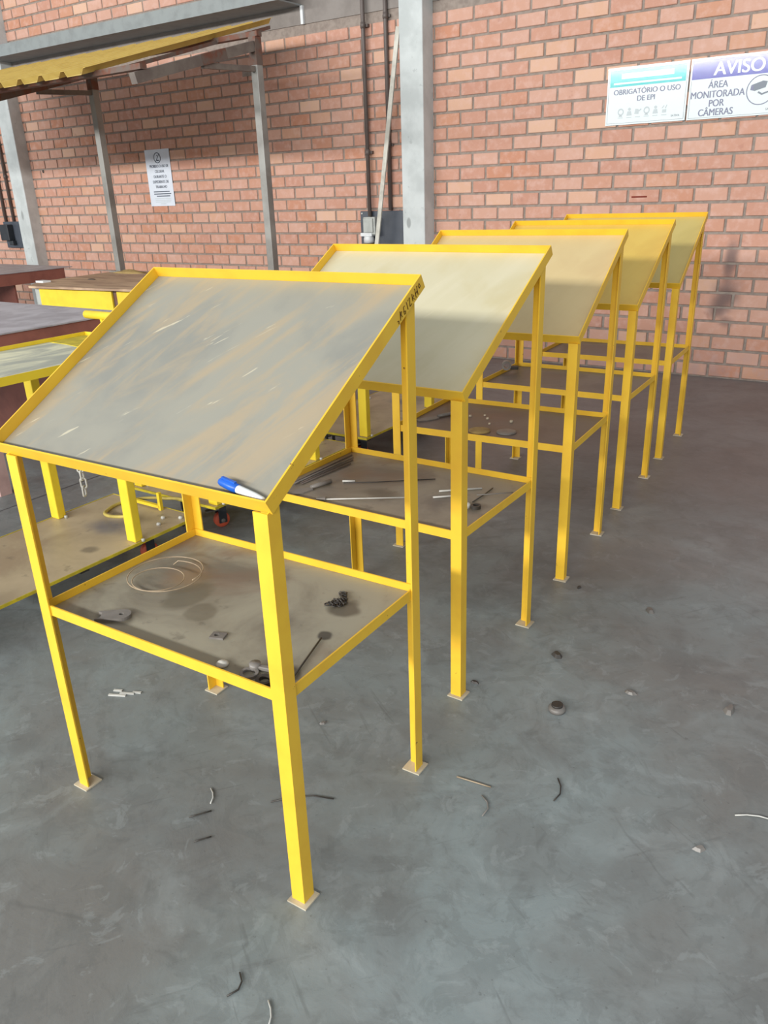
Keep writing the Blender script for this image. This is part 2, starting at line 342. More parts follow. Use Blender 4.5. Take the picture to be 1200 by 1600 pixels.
# ------------------------------------------------------------------ the setting
fl = MB().box((-17, -21, -0.12), (9, 0.3, 0)).build('floor', M['floor']); tag(fl, 'worn grey concrete floor with scuffs, stains and a sawn joint', kind='structure')
WX0, WX1, WZ = -14.0, 2.6, 4.6
wall = MB().box((WX0, 0.006, 0), (WX1, 0.25, WZ)).build('wall_back', M['mortar'])
tag(wall, 'exposed red brick wall with thick grey mortar joints behind the tables', kind='structure')
PX, PZ, JT = 0.2597, 0.1133, 0.0195
def scr(P):
    d = P - CAM; z = d.dot(W_); return (600 + F_PX * d.dot(R_) / z, 800 - F_PX * d.dot(U_) / z, z) if z > 0.1 else None
bricks = []
k_ = 0
while 0.004 + PZ * (k_ + 1) < WZ + 0.05:
    z0 = 0.004 + PZ * k_
    off = -0.559 if k_ % 2 == 1 else -0.559 + PX / 2 + 0.004
    n0 = math.floor((WX0 - off) / PX)
    x = off + n0 * PX
    while x < WX1 - 0.02:
        a, b = max(x, WX0), min(x + PX, WX1)
        if b - a > 0.06:
            cx, cz = (a + b) / 2, z0 + PZ / 2
            beam = 2.98 < cz < 3.30
            full = abs((b - a) - PX) < 1e-6
            s_ = scr(Vector((cx, 0, cz)))
            vis = s_ and -20 < s_[0] < 1215 and -15 < s_[1] < 612 and full and not beam and not (-3.30 < cx < -3.0) and not (-9.5 < cx < -9.15)
            # hidden behind the five tables' panels
            if vis and 690 < s_[0] < 1040 and s_[1] > 372 and s_[1] < 470: vis = False
            if vis and s_[0] < 690 and s_[1] > 425: vis = False
            if not beam: bricks.append((cx, cz, b - a, (1.0 / s_[2] ** 2) if vis else -1.0))
        x += PX
    k_ += 1
order = sorted(range(len(bricks)), key=lambda i: -bricks[i][3]); big_ = set(i for i in order[:300] if bricks[i][3] > 0)
def brick_geo(mb, w, dx=0, dz=0, dy=0, j=0.0):
    hw, hh, e = (w - JT) / 2, (PZ - JT) / 2, 0.004
    J = lambda: random.uniform(-j, j)
    fr = [(-hw + e + J(), -hh + e + J()), (hw - e + J(), -hh + e + J()), (hw - e + J(), hh - e + J()), (-hw + e + J(), hh - e + J())]
    md = [(-hw, -hh), (hw, -hh), (hw, hh), (-hw, hh)]
    i = len(mb.v)
    for q in fr: mb.v.append(Vector((dx + q[0], dy - 0.004, dz + q[1])))
    for q in md: mb.v.append(Vector((dx + q[0], dy, dz + q[1])))
    for q in md: mb.v.append(Vector((dx + q[0], 0.012, dz + q[1])))
    mb.face([i, i + 1, i + 2, i + 3])
    for r0 in (0, 4):
        for q in range(4): mb.face([i + r0 + q, i + r0 + 4 + q, i + r0 + 4 + (q + 1) % 4, i + r0 + (q + 1) % 4])
variants = []
for q in range(6):
    mb = MB(); brick_geo(mb, PX, j=0.002); variants.append(mb.mesh('brick', M['brick']))
field = MB()
for i, (cx, cz, w, v_) in enumerate(bricks):
    dy = random.uniform(-0.002, 0.002)
    if i in big_:
        o = bpy.data.objects.new('brick', random.choice(variants)); COL.objects.link(o); o.parent = wall
        o.location = (cx + random.uniform(-.002, .002), dy, cz + random.uniform(-.0015, .0015))
    else: brick_geo(field, w, cx + random.uniform(-.002, .002), cz, dy, 0.0015)
fo = field.build('brick_field', M['brick_stuff'], wall); fo['kind'] = 'stuff'
# concrete columns and beam
c1 = MB().box((-3.276, -0.18, 0), (-3.036, 0.006, WZ)).build('trim_1', M['column'], bevel=0.008); tag(c1, 'whitewashed concrete column in the brick wall behind the second table', kind='structure')
c2 = MB().box((-9.45, -0.165, 0), (-9.187, 0.006, WZ)).build('trim_2', M['column'], bevel=0.008); tag(c2, 'whitewashed concrete column at the far left of the brick wall', kind='structure')
for j, (a, b) in enumerate(((WX0, -9.45), (-9.187, -3.276), (-3.036, WX1))):
    bo = MB().box((a, -0.006, 3.028), (b, 0.006, 3.30)).build('trim_%d' % (3 + j), M['beam'])
    tag(bo, ['grey concrete tie beam beyond the far left column', 'grey concrete tie beam between the two columns', 'grey concrete tie beam right of the column'][j], kind='structure')
lg = MB(); lg.box((WX0, -0.36, 3.178), (-4.47, -0.345, 3.30)); lg.box((WX0, -0.345, 3.178), (-4.47, -0.006, 3.19)); lg.box((WX0, -0.345, 3.288), (-4.47, -0.006, 3.30))
lo = lg.build('trim_6', M['ledge']); tag(lo, 'long grey steel ledge running along the wall above the canopy', kind='structure')
wt = MB().box((-4.475, -0.03, 3.025), (-4.445, -0.006, 3.178)).build('bracket', M['white'], lo); tag(wt, 'white end bracket')

# ------------------------------------------------------------------ signs
def face_T(x, z, y): return Matrix(((1, 0, 0, x), (0, 0, 1, y), (0, 1, 0, z), (0, 0, 0, 1))) @ Matrix.Diagonal((1, 1, -1, 1))
def bar(mb, x0, z0, x1, z1, y0, y1): mb.box((x0, y0, z0), (x1, y1, z1)); return mb
YS = -0.022
def signboard(name, x0, z0, x1, z1, label, cat):
    r = empty(name, ((x0 + x1) / 2, -0.008, z0)); tag(r, label, cat)
    w, h = x1 - x0, z1 - z0
    MB().box((-w / 2, -0.008, 0), (w / 2, 0.0, h)).build('board', M['signwhite'], r)
    return r, w, h
def L(x, z): return face_T(x, z, -0.0092)
r, w, h = signboard('ppe_sign', -1.432, 1.952, -0.812, 2.357, 'white sign with teal band reading OBRIGATÓRIO O USO DE EPI', 'sign')
MB().box((-w / 2 + .02, -0.0092, h - .135), (w / 2 - .02, -0.008, h - .018)).build('header_band', M['teal'], r)
mb = MB()
mb.box((-.20, -0.0102, h - .082), (.20, -0.0092, h - .045)); mb.box((-.26, -0.0102, h - .118), (.26, -0.0092, h - .106))
mb.build('header_print', M['signwhite'], r)
mb = MB()
for (a, b, c_, d_) in ((-w/2+.012, .012, w/2-.012, .014), (-w/2+.012, h-.014, w/2-.012, h-.012), (-w/2+.012, .012, -w/2+.014, h-.012), (w/2-.014, .012, w/2-.012, h-.012)): mb.box((a, -.0088, b), (c_, -.008, d_))
mb.build('border_line', M['greyprint'], r)
text('lettering', 'OBRIGATÓRIO O USO', .052, M['letter'], L(0, h - .190), r, bold=.0008, sx=.98)
text('lettering', 'DE EPI', .052, M['letter'], L(0, h - .242), r, bold=.0008, sx=.98)
text('lettering', 'SATIVA', .020, M['greyprint'], L(.235, .033), r)
for q in range(6):                                   # the row of pale protective-equipment pictograms
    mb = MB(); cx = -.19 + q * .068; cz = .092; T = L(cx, cz)
    circ = [(math.cos(a * math.pi / 8), math.sin(a * math.pi / 8)) for a in range(16)]
    if q in (0, 3): mb.ringplate([(.024 * x_, .026 * y_) for x_, y_ in circ], [(.016 * x_, .015 * y_) for x_, y_ in circ], 0, .0006, T); mb.prism([(-.014, -.034), (.014, -.034), (.010, -.024), (-.010, -.024)], 0, .0006, T)
    elif q in (1, 4): mb.prism([(.011 * x_, .011 * y_ + .016) for x_, y_ in circ], 0, .0006, T); mb.prism([(-.020, -.028), (.020, -.028), (.013, .002), (-.013, .002)], 0, .0006, T)
    elif q == 2: mb.prism([(-.026, -.020), (.006, -.022), (.004, .012), (-.020, .016)], 0, .0006, T); mb.prism([(.008, -.006), (.028, .008), (.024, .016), (.006, .004)], 0, .0006, T)
    else: mb.prism([(-.016, -.026), (.014, -.026), (.016, -.004), (-.014, -.004)], 0, .0006, T); mb.prism([(-.022, .004), (-.016, .004), (0, .022), (-.006, .024)], 0, .0006, T); mb.prism([(.004, .002), (.010, .002), (.020, .026), (.014, .026)], 0, .0006, T)
    mb.prism([(-.020, -.044), (.020, -.044), (.020, -.040), (-.020, -.040)], 0, .0006, T)
    mb.build('pictogram', M['faint'], r)
r, w, h = signboard('camera_sign', -0.800, 1.950, -0.140, 2.358, 'white sign with violet AVISO band reading ÁREA MONITORADA POR CÂMERAS', 'sign')
MB().box((-w / 2 + .012, -0.0092, h - .138), (w / 2 - .012, -0.008, h - .012)).build('header_band', M['violet'], r)
text('lettering', 'AVISO', .125, M['signwhite'], face_T(.01, h - .120, -.0100), r, bold=.004)
for q, (t_, zz) in enumerate((('ÁREA', .205), ('MONITORADA', .142), ('POR', .082), ('CÂMERAS', .022))):
    text('lettering', t_, .066, M['letter'], L(-.125, zz), r, bold=.0010, sx=.86)
mb = MB()
for (a, b, c_, d_) in ((-w/2+.012, .010, w/2-.012, .012), (-w/2+.012, .010, -w/2+.014, h-.14), (w/2-.014, .010, w/2-.012, h-.14)): mb.box((a, -.0088, b), (c_, -.008, d_))
mb.build('border_line', M['greyprint'], r)
T = L(.175, .165); mb = MB(); circ = [(math.cos(a * math.pi / 24), math.sin(a * math.pi / 24)) for a in range(48)]
mb.ringplate([(.098 * x_, .098 * y_) for x_, y_ in circ], [(.092 * x_, .092 * y_) for x_, y_ in circ], 0, .0008, T)
mb.build('camera_roundel', M['letter'], r)
mb = MB(); mb.prism([(-.072, .004), (-.040, -.004), (.030, .014), (.040, .052), (.010, .058), (-.066, .036)], 0, .0008, T); mb.prism([(-.020, -.018), (.010, -.034), (.052, -.020), (.060, -.050), (.070, -.048), (.068, .004), (.058, .004), (.052, -.010), (.010, -.022), (-.014, -.008)], 0, .0008, T)
mb.build('camera_pictogram', M['greyprint'], r)
MB().prism([(-.072, .004), (-.046, -.002), (-.050, .034), (-.068, .034)], 0, .0014, T).build('camera_pictogram_lens', M['letter'], r)
text('lettering', 'SATIVA', .020, M['greyprint'], L(.255, .030), r)
# paper notice
r = empty('paper_notice', (-6.73, -0.006, 1.447)); tag(r, 'white paper notice with a crossed circle and lines of print taped to the brick wall', 'notice')
MB().box((-.205, -.004, 0), (.205, 0, .61)).build('sheet', M['paper'], r)
def LP(x, z): return face_T(x, z, -.0052)
T = LP(0, .52); mb = MB(); mb.ringplate([(.058 * x_, .058 * y_) for x_, y_ in circ], [(.049 * x_, .049 * y_) for x_, y_ in circ], 0, .0008, T)
mb.prism([(-.036, -.040), (-.030, -.044), (.038, .036), (.032, .042)], 0, .0008, T); mb.prism([(-.012, -.034), (.020, -.034), (.030, -.022), (-.012, -.020)], 0, .0008, T); mb.prism([(-.010, .024), (.002, .034), (.008, .030), (-.004, .018)], 0, .0008, T)
mb.build('crossed_circle', M['paperink'], r)
for t_, zz, sz, wd_ in (('PROIBIDO O USO DE', .418, .042, .80), ('CELULAR', .362, .042, .9), ('DURANTE O', .306, .042, .9), ('EXPEDIENTE DE', .250, .042, .9), ('TRABALHO', .196, .042, .9)):
    text('lettering', t_, sz, M['paperink'], LP(.01, zz), r, bold=.0012, sx=wd_)
mb = MB()
for zz, a, b in ((.152, -.13, .14), (.128, -.13, .16), (.104, -.09, .14)): mb.box((a, -.0048, zz), (b, -.004, zz + .010))
mb.build('small_print', M['paperink'], r)
mb = MB()
for zz, a, b in ((.078, -.13, .15), (.060, -.12, .15), (.042, -.12, .14), (.022, -.04, .06)): mb.box((a, -.0048, zz), (b, -.004, zz + .006))
mb.build('small_print', M['faint'], r)
mk = MB().box((-1.175, -.0055, 1.409), (-1.05, -.0042, 1.421), Matrix.Translation((0, 0, 0))).build('red_mark', M['redchalk'], wall)
mk = MB().box((-5.30, -.0065, 2.66), (-5.12, -.004, 2.73)).build('mortar_smear', M['mortar'], wall)
mk = MB().lathe([(0, 0), (.02, 0), (.018, .004), (0, .004)], 10, Matrix.Translation((-8.933, -.004, 1.907)) @ Matrix.Rotation(math.pi / 2, 4, 'X')).build('brick_hole_disc', M['darksteel'], wall)  # dark disc standing for the shade inside a hole in the brick

# ------------------------------------------------------------------ electrical fittings and leaning lath
def conduit(x, z0, z1, label, y=-0.028):
    t = empty('conduit', (x, y, z0)); tag(t, label, 'conduit')
    MB().tube([(0, 0, 0), (0, 0, z1 - z0)], .020, 10).build('pipe', M['conduit'], t)
    z = .55
    while z < z1 - z0:
        mb = MB(); mb.tube([(0, 0, z), (0, 0, z + .05)], .024, 10); mb.box((-.04, .012, z + .012), (.04, -y - .007, z + .036)); mb.build('clip', M['conduit'], t); z += 1.05
    return t
conduit(-3.738, 1.300, 4.5, 'vertical dark conduit running down into the grey junction box', -.055)
conduit(-3.51, 1.352, 4.5, 'vertical dark conduit behind the leaning white lath')
conduit(-9.955, 1.300, 4.5, 'vertical conduit nearest the left edge, beyond the far column')
conduit(-9.765, 1.300, 4.5, 'vertical conduit just left of the far whitewashed column')
t = empty('socket_board', (-3.6, -.006, .86)); tag(t, 'dark grey mounting board on the wall beside the concrete column', 'electrical board')
MB().box((-.272, -.022, 0), (.312, 0, .487)).build('board', M['panelgrey'], t, .004)
for x, z in ((-.25, .465), (-.25, .02)): MB().lathe([(0, 0), (.010, 0), (.008, .006), (0, .006)], 10, Matrix.Translation((x, -.022, z)) @ Matrix.Rotation(math.pi / 2, 4, 'X')).build('screw', M['bright'], t)
t = empty('junction_box', (-3.712, -.030, 1.06)); tag(t, 'light grey junction box with a socket on the dark board', 'junction box')
MB().box((-.070, -.085, .070), (.070, 0, .235)).build('box', M['boxgrey'], t, .008)
MB().box((-.062, -.098, .092), (.050, -.085, .222)).build('lid', M['boxgrey'], t, .004)
MB().box((-.105, -.090, .055), (.030, -.020, .088)).build('flange', M['white'], t, .004)
MB().lathe([(.052, 0), (.052, .04), (.046, .055), (.046, .06)], 18, Matrix.Translation((-.026, -.055, -.005))).build('socket', M['white'], t)
t = empty('fuse_box', (-9.80, -.010, 0.955)); tag(t, 'dark electrical box on the wall left of the far column', 'electrical box')
MB().box((-.20, -.04, 0), (.30, 0, .345)).build('board', M['panelgrey'], t, .004)
MB().box((-.18, -.13, .10), (.02, -.04, .31)).build('box', M['dark'], t, .01)
MB().box((-.05, -.10, .04), (.04, -.04, .10)).build('box', M['dark'], t, .008)
t = empty('wooden_lath', (-3.73, -.16, 0)); tag(t, 'long whitewashed lath leaning upright against the column edge', 'lath')
p0, p1 = Vector((0, -.06, 0.006)), Vector((.405, .050, 2.86)); ax = (p1 - p0).normalized(); sd = Vector((1, 0, 0)); sd = (sd - ax * sd.dot(ax)).normalized(); nm = ax.cross(sd)
rings = [[q + sd * a + nm * b for a, b in ((-.021, -.008), (.021, -.008), (.021, .008), (-.021, .008))] for q in (p0, p1)]
MB().loft(rings).build('lath', M['stick'], t)

# ------------------------------------------------------------------ the five inclined tables
W, D, ZS, LW, TH = 0.80, 0.5694, 0.5812, 0.036, 0.004
SL = 0.3439 / 0.5813; ang = math.atan(SL); ca, sa = math.cos(ang), math.sin(ang)
LIP = 0.034
X0, X1, YF, ZF = -0.049, 0.8057, 0.0100, 1.0075      # lip-top front edge
PLEN = 0.675
O_ = Vector((0, YF, ZF)); E_ = Vector((0, ca, sa)); NN = Vector((0, -sa, ca))
def pan(x, s, hgt): return O_ + Vector((x, 0, 0)) + E_ * s + NN * (hgt - LIP)       # hgt 0 = underside of the frame
def under(x, y):                                                                      # z of the frame's underside at y
    b = pan(0, 0, 0); return b.z + (y - b.y) * SL
def rail_rings(c0, c1, d0, d1, up, prof):
    """mitred L: corner c0->c1, inward diagonals d0,d1 (one unit of inset), prof = (inset, height)"""
    return [[c + d * i_ + up * h_ for i_, h_ in prof] for c, d in ((c0, d0), (c1, d1))]
LPROF = [(0, 0), (LIP, 0), (LIP, TH), (TH, TH), (TH, LIP), (0, LIP)]
def make_table():
    r = empty('inclined_table')
    for (cx, cy, sx, sy) in ((0, 0, 1, 1), (W, 0, -1, 1), (W, D, -1, -1), (0, D, 1, -1)):
        y0 = cy + (0.018 if cy == 0 else 0)
        pts = [(0, 0), (LW, 0), (LW, TH), (TH, TH), (TH, LW), (0, LW)]
        poly = [(cx + sx * a, y0 + sy * b) for a, b in pts]
        lg_ = MB().prism(poly, 0.004, 0, None, lambda x, y: under(x, max(y, .030))).build('leg', M['yellow'], r)
        m = .012
        xa, xb = sorted((cx - sx * m, cx + sx * (LW + .006))); ya, yb = sorted((y0 - sy * m, y0 + sy * (LW + .006)))
        f = MB().box((xa, ya, 0), (xb, yb, .004)).build('foot_plate', M['pale'], lg_); f['label'] = 'pale worn foot plate'
    # panel frame: four mitred angle rails with upstanding lips
    C = [pan(X0, 0, 0), pan(X1, 0, 0), pan(X1, PLEN, 0), pan(X0, PLEN, 0)]
    dx = Vector((1, 0, 0)); DG = [dx + E_, -dx + E_, -dx - E_, dx - E_]
    for a in range(4):
        b = (a + 1) % 4
        MB().loft(rail_rings(C[a], C[b], DG[a], DG[b], NN, LPROF)).build('panel_rail', M['yellow'], r)
    e = TH + .001
    q = [pan(X0 + e, e, TH), pan(X1 - e, e, TH), pan(X1 - e, PLEN - e, TH), pan(X0 + e, PLEN - e, TH)]
    mb = MB(); mb.v = [v - NN * 0 for v in q] + [v + NN * .003 for v in q]
    mb.cur = 1; mb.face([3, 2, 1, 0]); mb.cur = 0; mb.face([4, 5, 6, 7])
    for a in range(4): mb.face([a, (a + 1) % 4, 4 + (a + 1) % 4, 4 + a])
    mb.build('panel_plate', [M['plate0'], M['yellow']], r)
    # shelf frame
    g = TH + .0005; H = 0.028; x0, x1, y0, y1 = g, W - g, g + .018, D - g; zb = ZS - H
    C = [Vector((x0, y0, zb)), Vector((x1, y0, zb)), Vector((x1, y1, zb)), Vector((x0, y1, zb))]
    dy = Vector((0, 1, 0)); up = Vector((0, 0, 1)); DG = [dx + dy, -dx + dy, -dx - dy, dx - dy]
    PR = [(0, 0), (.03, 0), (.03, TH), (TH, TH), (TH, H), (0, H)]
    for a in range(4):
        b = (a + 1) % 4
        MB().loft(rail_rings(C[a], C[b], DG[a], DG[b], up, PR)).build('shelf_rail', M['yellow'], r)
    e = TH + .001
    MB().box((x0 + e, y0 + e, zb + TH), (x1 - e, y1 - e, zb + TH + .003)).build('shelf_plate', M['shelf0'], r)
    return r
SHZ = ZS - .028 + TH + .003        # top of the shelf plate
tabs = [(-0.7802, -5.9228, 0.0224), (-0.8536, -5.0133, 0.0), (-0.8715, -4.1215, 0.0559), (-0.9231, -3.2320, 0.0328), (-0.9624, -2.3521, 0.0431)]
labs = ['yellow inclined work table nearest the camera, scuffed grey panel with a blue-capped marker on it',
        'second yellow inclined table from the camera, pale whitish panel, thin rods on its shelf',
        'third yellow inclined table from the camera, plain tan panel, round discs on its shelf',
        'fourth yellow inclined table from the camera, strongly yellowed panel, clamp on its shelf rail',
        'fifth and farthest yellow inclined table, olive-yellow panel, close to the brick wall']
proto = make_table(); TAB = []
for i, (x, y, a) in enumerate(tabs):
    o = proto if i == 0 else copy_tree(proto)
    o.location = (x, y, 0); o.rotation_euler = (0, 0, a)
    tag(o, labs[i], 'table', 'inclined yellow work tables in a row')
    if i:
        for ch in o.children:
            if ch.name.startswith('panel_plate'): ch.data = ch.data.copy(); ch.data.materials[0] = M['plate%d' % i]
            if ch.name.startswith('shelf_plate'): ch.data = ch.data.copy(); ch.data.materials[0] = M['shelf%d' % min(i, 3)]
    TAB.append(o)
def on_table(i, x, y, z): # local table point -> world
    X, Y, A = tabs[i]; c, s = math.cos(A), math.sin(A); return Vector((X + c * x - s * y, Y + s * x + c * y, z))
# handwriting on the near table's right rail
rail = [c for c in TAB[0].children if c.name.startswith('panel_rail')][1]
mb = MB(); s0 = PLEN - .135
strokes = [[(0, .004), (.004, .010), (-.002, .012)], [(.010, .006), (.018, .024), (.020, .008), (.012, .012), (.024, .020)], [(.030, .006), (.034, .022), (.040, .022)], [(.030, .014), (.038, .010), (.034, .004)],
           [(.048, .006), (.050, .024)], [(.056, .022), (.066, .024), (.058, .006), (.068, .006)], [(.074, .008), (.078, .024), (.084, .016), (.076, .014), (.084, .006)], [(.090, .006), (.094, .026)], [(.092, .014), (.102, .016)], [(.100, .006), (.104, .026)], [(.112, .014), (.118, .016), (.116, .024), (.110, .022), (.112, .014)]]
for st in strokes: mb.tube([pan(X1, s0 + a, b) + Vector((.0008, 0, 0)) for a, b in st], .0008, 5)
ho = mb.build('handwriting', M['ink'], rail); ho['label'] = 'scrawled dark marker handwriting'

# marker lying against the lip
def along(a, b):
    d = (b - a); return Matrix.Translation(a) @ d.to_track_quat('Z', 'Y').to_matrix().to_4x4(), d.length
A3 = Matrix.Translation(Vector((tabs[0][0], tabs[0][1], 0))) @ Matrix.Rotation(tabs[0][2], 4, 'Z')
ma = A3 @ (pan(.658, .037, TH + .003 + .0098)); mb_ = A3 @ (pan(.782, .0150, TH + .003 + .0085))
T, ln = along(ma, mb_)
r = bpy.data.objects.new('marker_pen', None); COL.objects.link(r); r.matrix_world = T; tag(r, 'white marker pen with blue cap lying on the nearest table panel', 'marker')
MB().lathe([(0, ln * .40), (.0080, ln * .40), (.0088, ln * .44), (.0085, ln * .80), (.0070, ln * .97), (.0055, ln), (0, ln)], 16).build('barrel', M['white'], r)
cp = MB().lathe([(0, 0), (.0072, 0), (.0085, .004), (.0098, ln * .25), (.0098, ln * .42), (0, ln * .42)], 16).build('cap', M['blue'], r)
MB().box((-.003, .0085, .006), (.003, .0125, ln * .36)).build('clip', M['blue'], cp)

# ------------------------------------------------------------------ small things on the shelves
def thing(name, label, cat, i, x, y, rz=0, group=None, z=None):
    o = empty(name, on_table(i, x, y, SHZ if z is None else z), tabs[i][2] + rz); tag(o, label, cat, group); return o
def single(mb, name, mat, label, cat, i, x, y, rz=0, group=None, z=None, bevel=0):
    o = mb.build(name, mat, None, bevel); o.location = on_table(i, x, y, SHZ if z is None else z); o.rotation_euler = (0, 0, tabs[i][2] + rz); tag(o, label, cat, group); return o
# loose coil of wire
pts = []
for q in range(96):
    a = q / 95 * 2 * math.pi * 2.35; rr = 1 + .16 * math.sin(a * .43 + 1)
    pts.append((.105 * rr * math.cos(a) + .012 * math.sin(a * .5), .098 * rr * math.sin(a) + .02 * math.cos(a * .47), .0025 + .022 * (0.5 + .5 * math.sin(a * .37 + .6)) + .004))
pts[-1] = (pts[-1][0], pts[-1][1], .003)
single(MB().tube(pts, .0017, 6), 'wire_coil', M['copper'], 'loose coil of coppery wire on the nearest table shelf', 'wire', 0, .158, .283); bpy.data.objects['wire_coil'].scale = (.84, .84, 1)
# bracket plate with hole
outer, inner = [], []
for q in range(24):
    a = 2 * math.pi * q / 24; rr = .024
    x = rr * math.cos(a); y = rr * math.sin(a)
    if math.cos(a) < -.2: x = -.062 if abs(math.sin(a)) > .35 else -.050; y = (.020 if math.sin(a) > 0 else -.020) * (1 if abs(math.sin(a)) > .35 else .55)
    outer.append((x, y)); inner.append((.006 * math.cos(a), .006 * math.sin(a)))
o = single(MB().ringplate(outer, inner, 0, .009), 'lug_plate', M['midsteel'], 'rounded steel lug plate with a hole at left on the nearest shelf', 'bracket', 0, .212, .098, .62)
sq = [(.018, .0), (.018, .013), (.0, .013), (-.018, .013), (-.018, 0), (-.018, -.013), (0, -.013), (.018, -.013)]
ci = [(.0065 * math.cos(q * math.pi / 4) - .004, .0065 * math.sin(q * math.pi / 4)) for q in range(8)]
single(MB().ringplate(sq, ci, 0, .005), 'square_washer', M['midsteel'], 'small square steel washer in the middle of the nearest shelf', 'washer', 0, .493, .147, .3)
single(MB().lathe([(0, 0), (.013, .001), (.015, .005), (.010, .010), (0, .012)], 14), 'domed_washer', M['bright'], 'bright domed washer by the front rail of the nearest shelf', 'washer', 0, .587, .060)
c12 = [(math.cos(q * math.pi / 10), math.sin(q * math.pi / 10)) for q in range(20)]
single(MB().ringplate([(.021 * a, .021 * b) for a, b in c12], [(.014 * a, .014 * b) for a, b in c12], 0, .007), 'flat_ring', M['midsteel'], 'left one of two steel rings beside the front leg on the nearest shelf', 'ring', 0, .664, .062, 0, 'steel rings on the nearest shelf')
single(MB().ringplate([(.020 * a, .020 * b) for a, b in c12], [(.012 * a, .012 * b) for a, b in c12], 0, .009), 'flat_ring', M['darksteel'], 'right, darker one of two steel rings beside the front leg on the nearest shelf', 'ring', 0, .712, .057, 0, 'steel rings on the nearest shelf')
t = thing('lever_clamp', 'small steel lever lying behind the front leg on the nearest shelf', 'clamp', 0, .700, .094, .2)
MB().box((-.045, -.006, .002), (.040, .006, .012)).build('handle', M['midsteel'], t, .002)
MB().lathe([(0, 0), (.013, 0), (.013, .016), (0, .016)], 12, Matrix.Translation((-.04, 0, 0))).build('pivot', M['midsteel'], t)
single(MB().tube([(.771 - .718, .07 - .267, .004), (.003, -.010, .004)], .0022, 8), 'thin_rod', M['darksteel'], 'thin dark rod near the right rail of the nearest shelf', 'rod', 0, .712, .267)
# heap of chain
t = thing('chain_heap', 'small heap of dark oily chain on the nearest shelf', 'chain', 0, .648, .430); t.scale = (.72,) * 3; t.rotation_euler.z += .35
link = [(math.cos(q * math.pi / 7), math.sin(q * math.pi / 7)) for q in range(14)]
lm = MB().tube([(.0085 * a + (.004 if a > 0 else -.004), .0065 * b, 0) for a, b in link], .0026, 6, True).mesh('link', M['darksteel'])
path = [(-.035, -.035), (-.025, -.038), (-.014, -.038), (-.004, -.036), (.006, -.032), (.014, -.026), (.016, -.016), (.010, -.008), (.002, -.014), (-.008, -.022), (-.018, -.028), (.012, .002), (.010, .012), (.006, .022), (.002, .032), (-.004, .042), (-.002, .052), (.004, -.024), (-.010, -.030)]
for q, (a, b) in enumerate(path):
    o = bpy.data.objects.new('link', lm); COL.objects.link(o); o.parent = t
    o.location = (a, b, .005 + (.007 if q in (7, 8, 9, 10, 17, 18) else 0) + (.004 if q % 2 else 0)); o.rotation_euler = (random.uniform(-.3, .3) + (1.2 if q % 2 else 0), 0, random.uniform(0, 3.1))
# second shelf
for q, (x0, y0, x1, y1, zz) in enumerate(((.040, .15, .040, .52, .004), (.052, .15, .060, .50, .004), (.064, .17, .080, .47, .004), (.060, .12, .070, .44, .0105), (.076, .16, .098, .43, .004))):
    single(MB().tube([(0, 0, zz), (x1 - x0, y1 - y0, zz)], .0027, 7), 'steel_rod', M['midsteel'] if q % 2 else M['conduit'], ('dark rod against the left rail of the second shelf, leftmost of the bundle', 'grey rod second from the left rail in the second shelf bundle', 'dark rod in the middle of the second shelf bundle', 'grey rod lying on top of the second shelf bundle', 'dark rod splayed rightmost from the second shelf bundle')[q], 'rod', 1, x0, y0, 0, 'rods bundled on the second shelf')
t = thing('scraper', 'flat grey scraper with a wide blade lying at left on the second shelf', 'scraper', 1, .118, .100, 1.2)
MB().prism([(-.05, -.014), (.0, -.022), (.045, -.014), (.045, .014), (0, .022), (-.05, .014)], 0, .005).build('blade', M['midsteel'], t)
MB().tube([(.045, 0, .008), (.13, .004, .010)], [.007, .009], 8).build('handle', M['midsteel'], t)
t = thing('long_clamp_rod', 'long pale thin rod with a clip across the second shelf', 'rod', 1, .232, .067)
MB().tube([(0, 0, .006), (.242, .153, .006)], .0026, 6).build('rod', M['bright'], t)
MB().box((-.012, -.006, 0), (.020, .012, .012), Matrix.Rotation(.56, 4, 'Z')).build('clip', M['midsteel'], t, .002)
single(MB().tube([(0, 0, .003), (.10, .062, .003), (.27, .19, .003)], .0020, 6), 'bent_wire', M['darksteel'], 'thin dark wire lying behind the clamp rod on the second shelf', 'wire', 1, .20, .245)
single(MB().tube([(-.0, 0, .003), (.040, .022, .003)], .004, 6), 'metal_pin', M['bright'], 'short bright pin left of the stain on the second shelf', 'pin', 1, .187, .257)
for q, (a, b, c_, d_, lb) in enumerate(((.544, .333, .660, .428, 'farther bright welding electrode behind the front leg of the second table'), (.555, .272, .640, .345, 'nearer bright welding electrode behind the front leg of the second table'))):
    single(MB().tube([(0, 0, .004), (c_ - a, d_ - b, .004)], .0034, 7), 'electrode', M['bright'], lb, 'electrode', 1, a, b, 0, 'electrodes on the second shelf')
for q, (a, b, c_, d_, lb) in enumerate(((.690, .300, .690, .450, 'dark wire lying lengthwise near the right rail of the second shelf'), (.680, .350, .775, .430, 'pale wire crossing towards the right rail of the second shelf'))):
    single(MB().tube([(0, 0, .003 + q * .006), ((c_ - a) / 2 + .004, (d_ - b) / 2, .004 + q * .006), (c_ - a, d_ - b, .003 + q * .006)], .0022, 6), 'loose_wire', M['midsteel'] if q else M['darksteel'], lb, 'wire', 1, a, b)
t = thing('hose_clip', 'small bright and dark metal clip by the front leg of the second table', 'clip', 1, .722, .262, .5)
MB().ringplate([(.016 * a, .016 * b) for a, b in c12], [(.010 * a, .010 * b) for a, b in c12], 0, .012).build('ring', M['darksteel'], t)
MB().lathe([(0, 0), (.010, 0), (.011, .012), (.006, .018), (0, .018)], 12, Matrix.Translation((-.028, .006, 0))).build('knob', M['bright'], t)
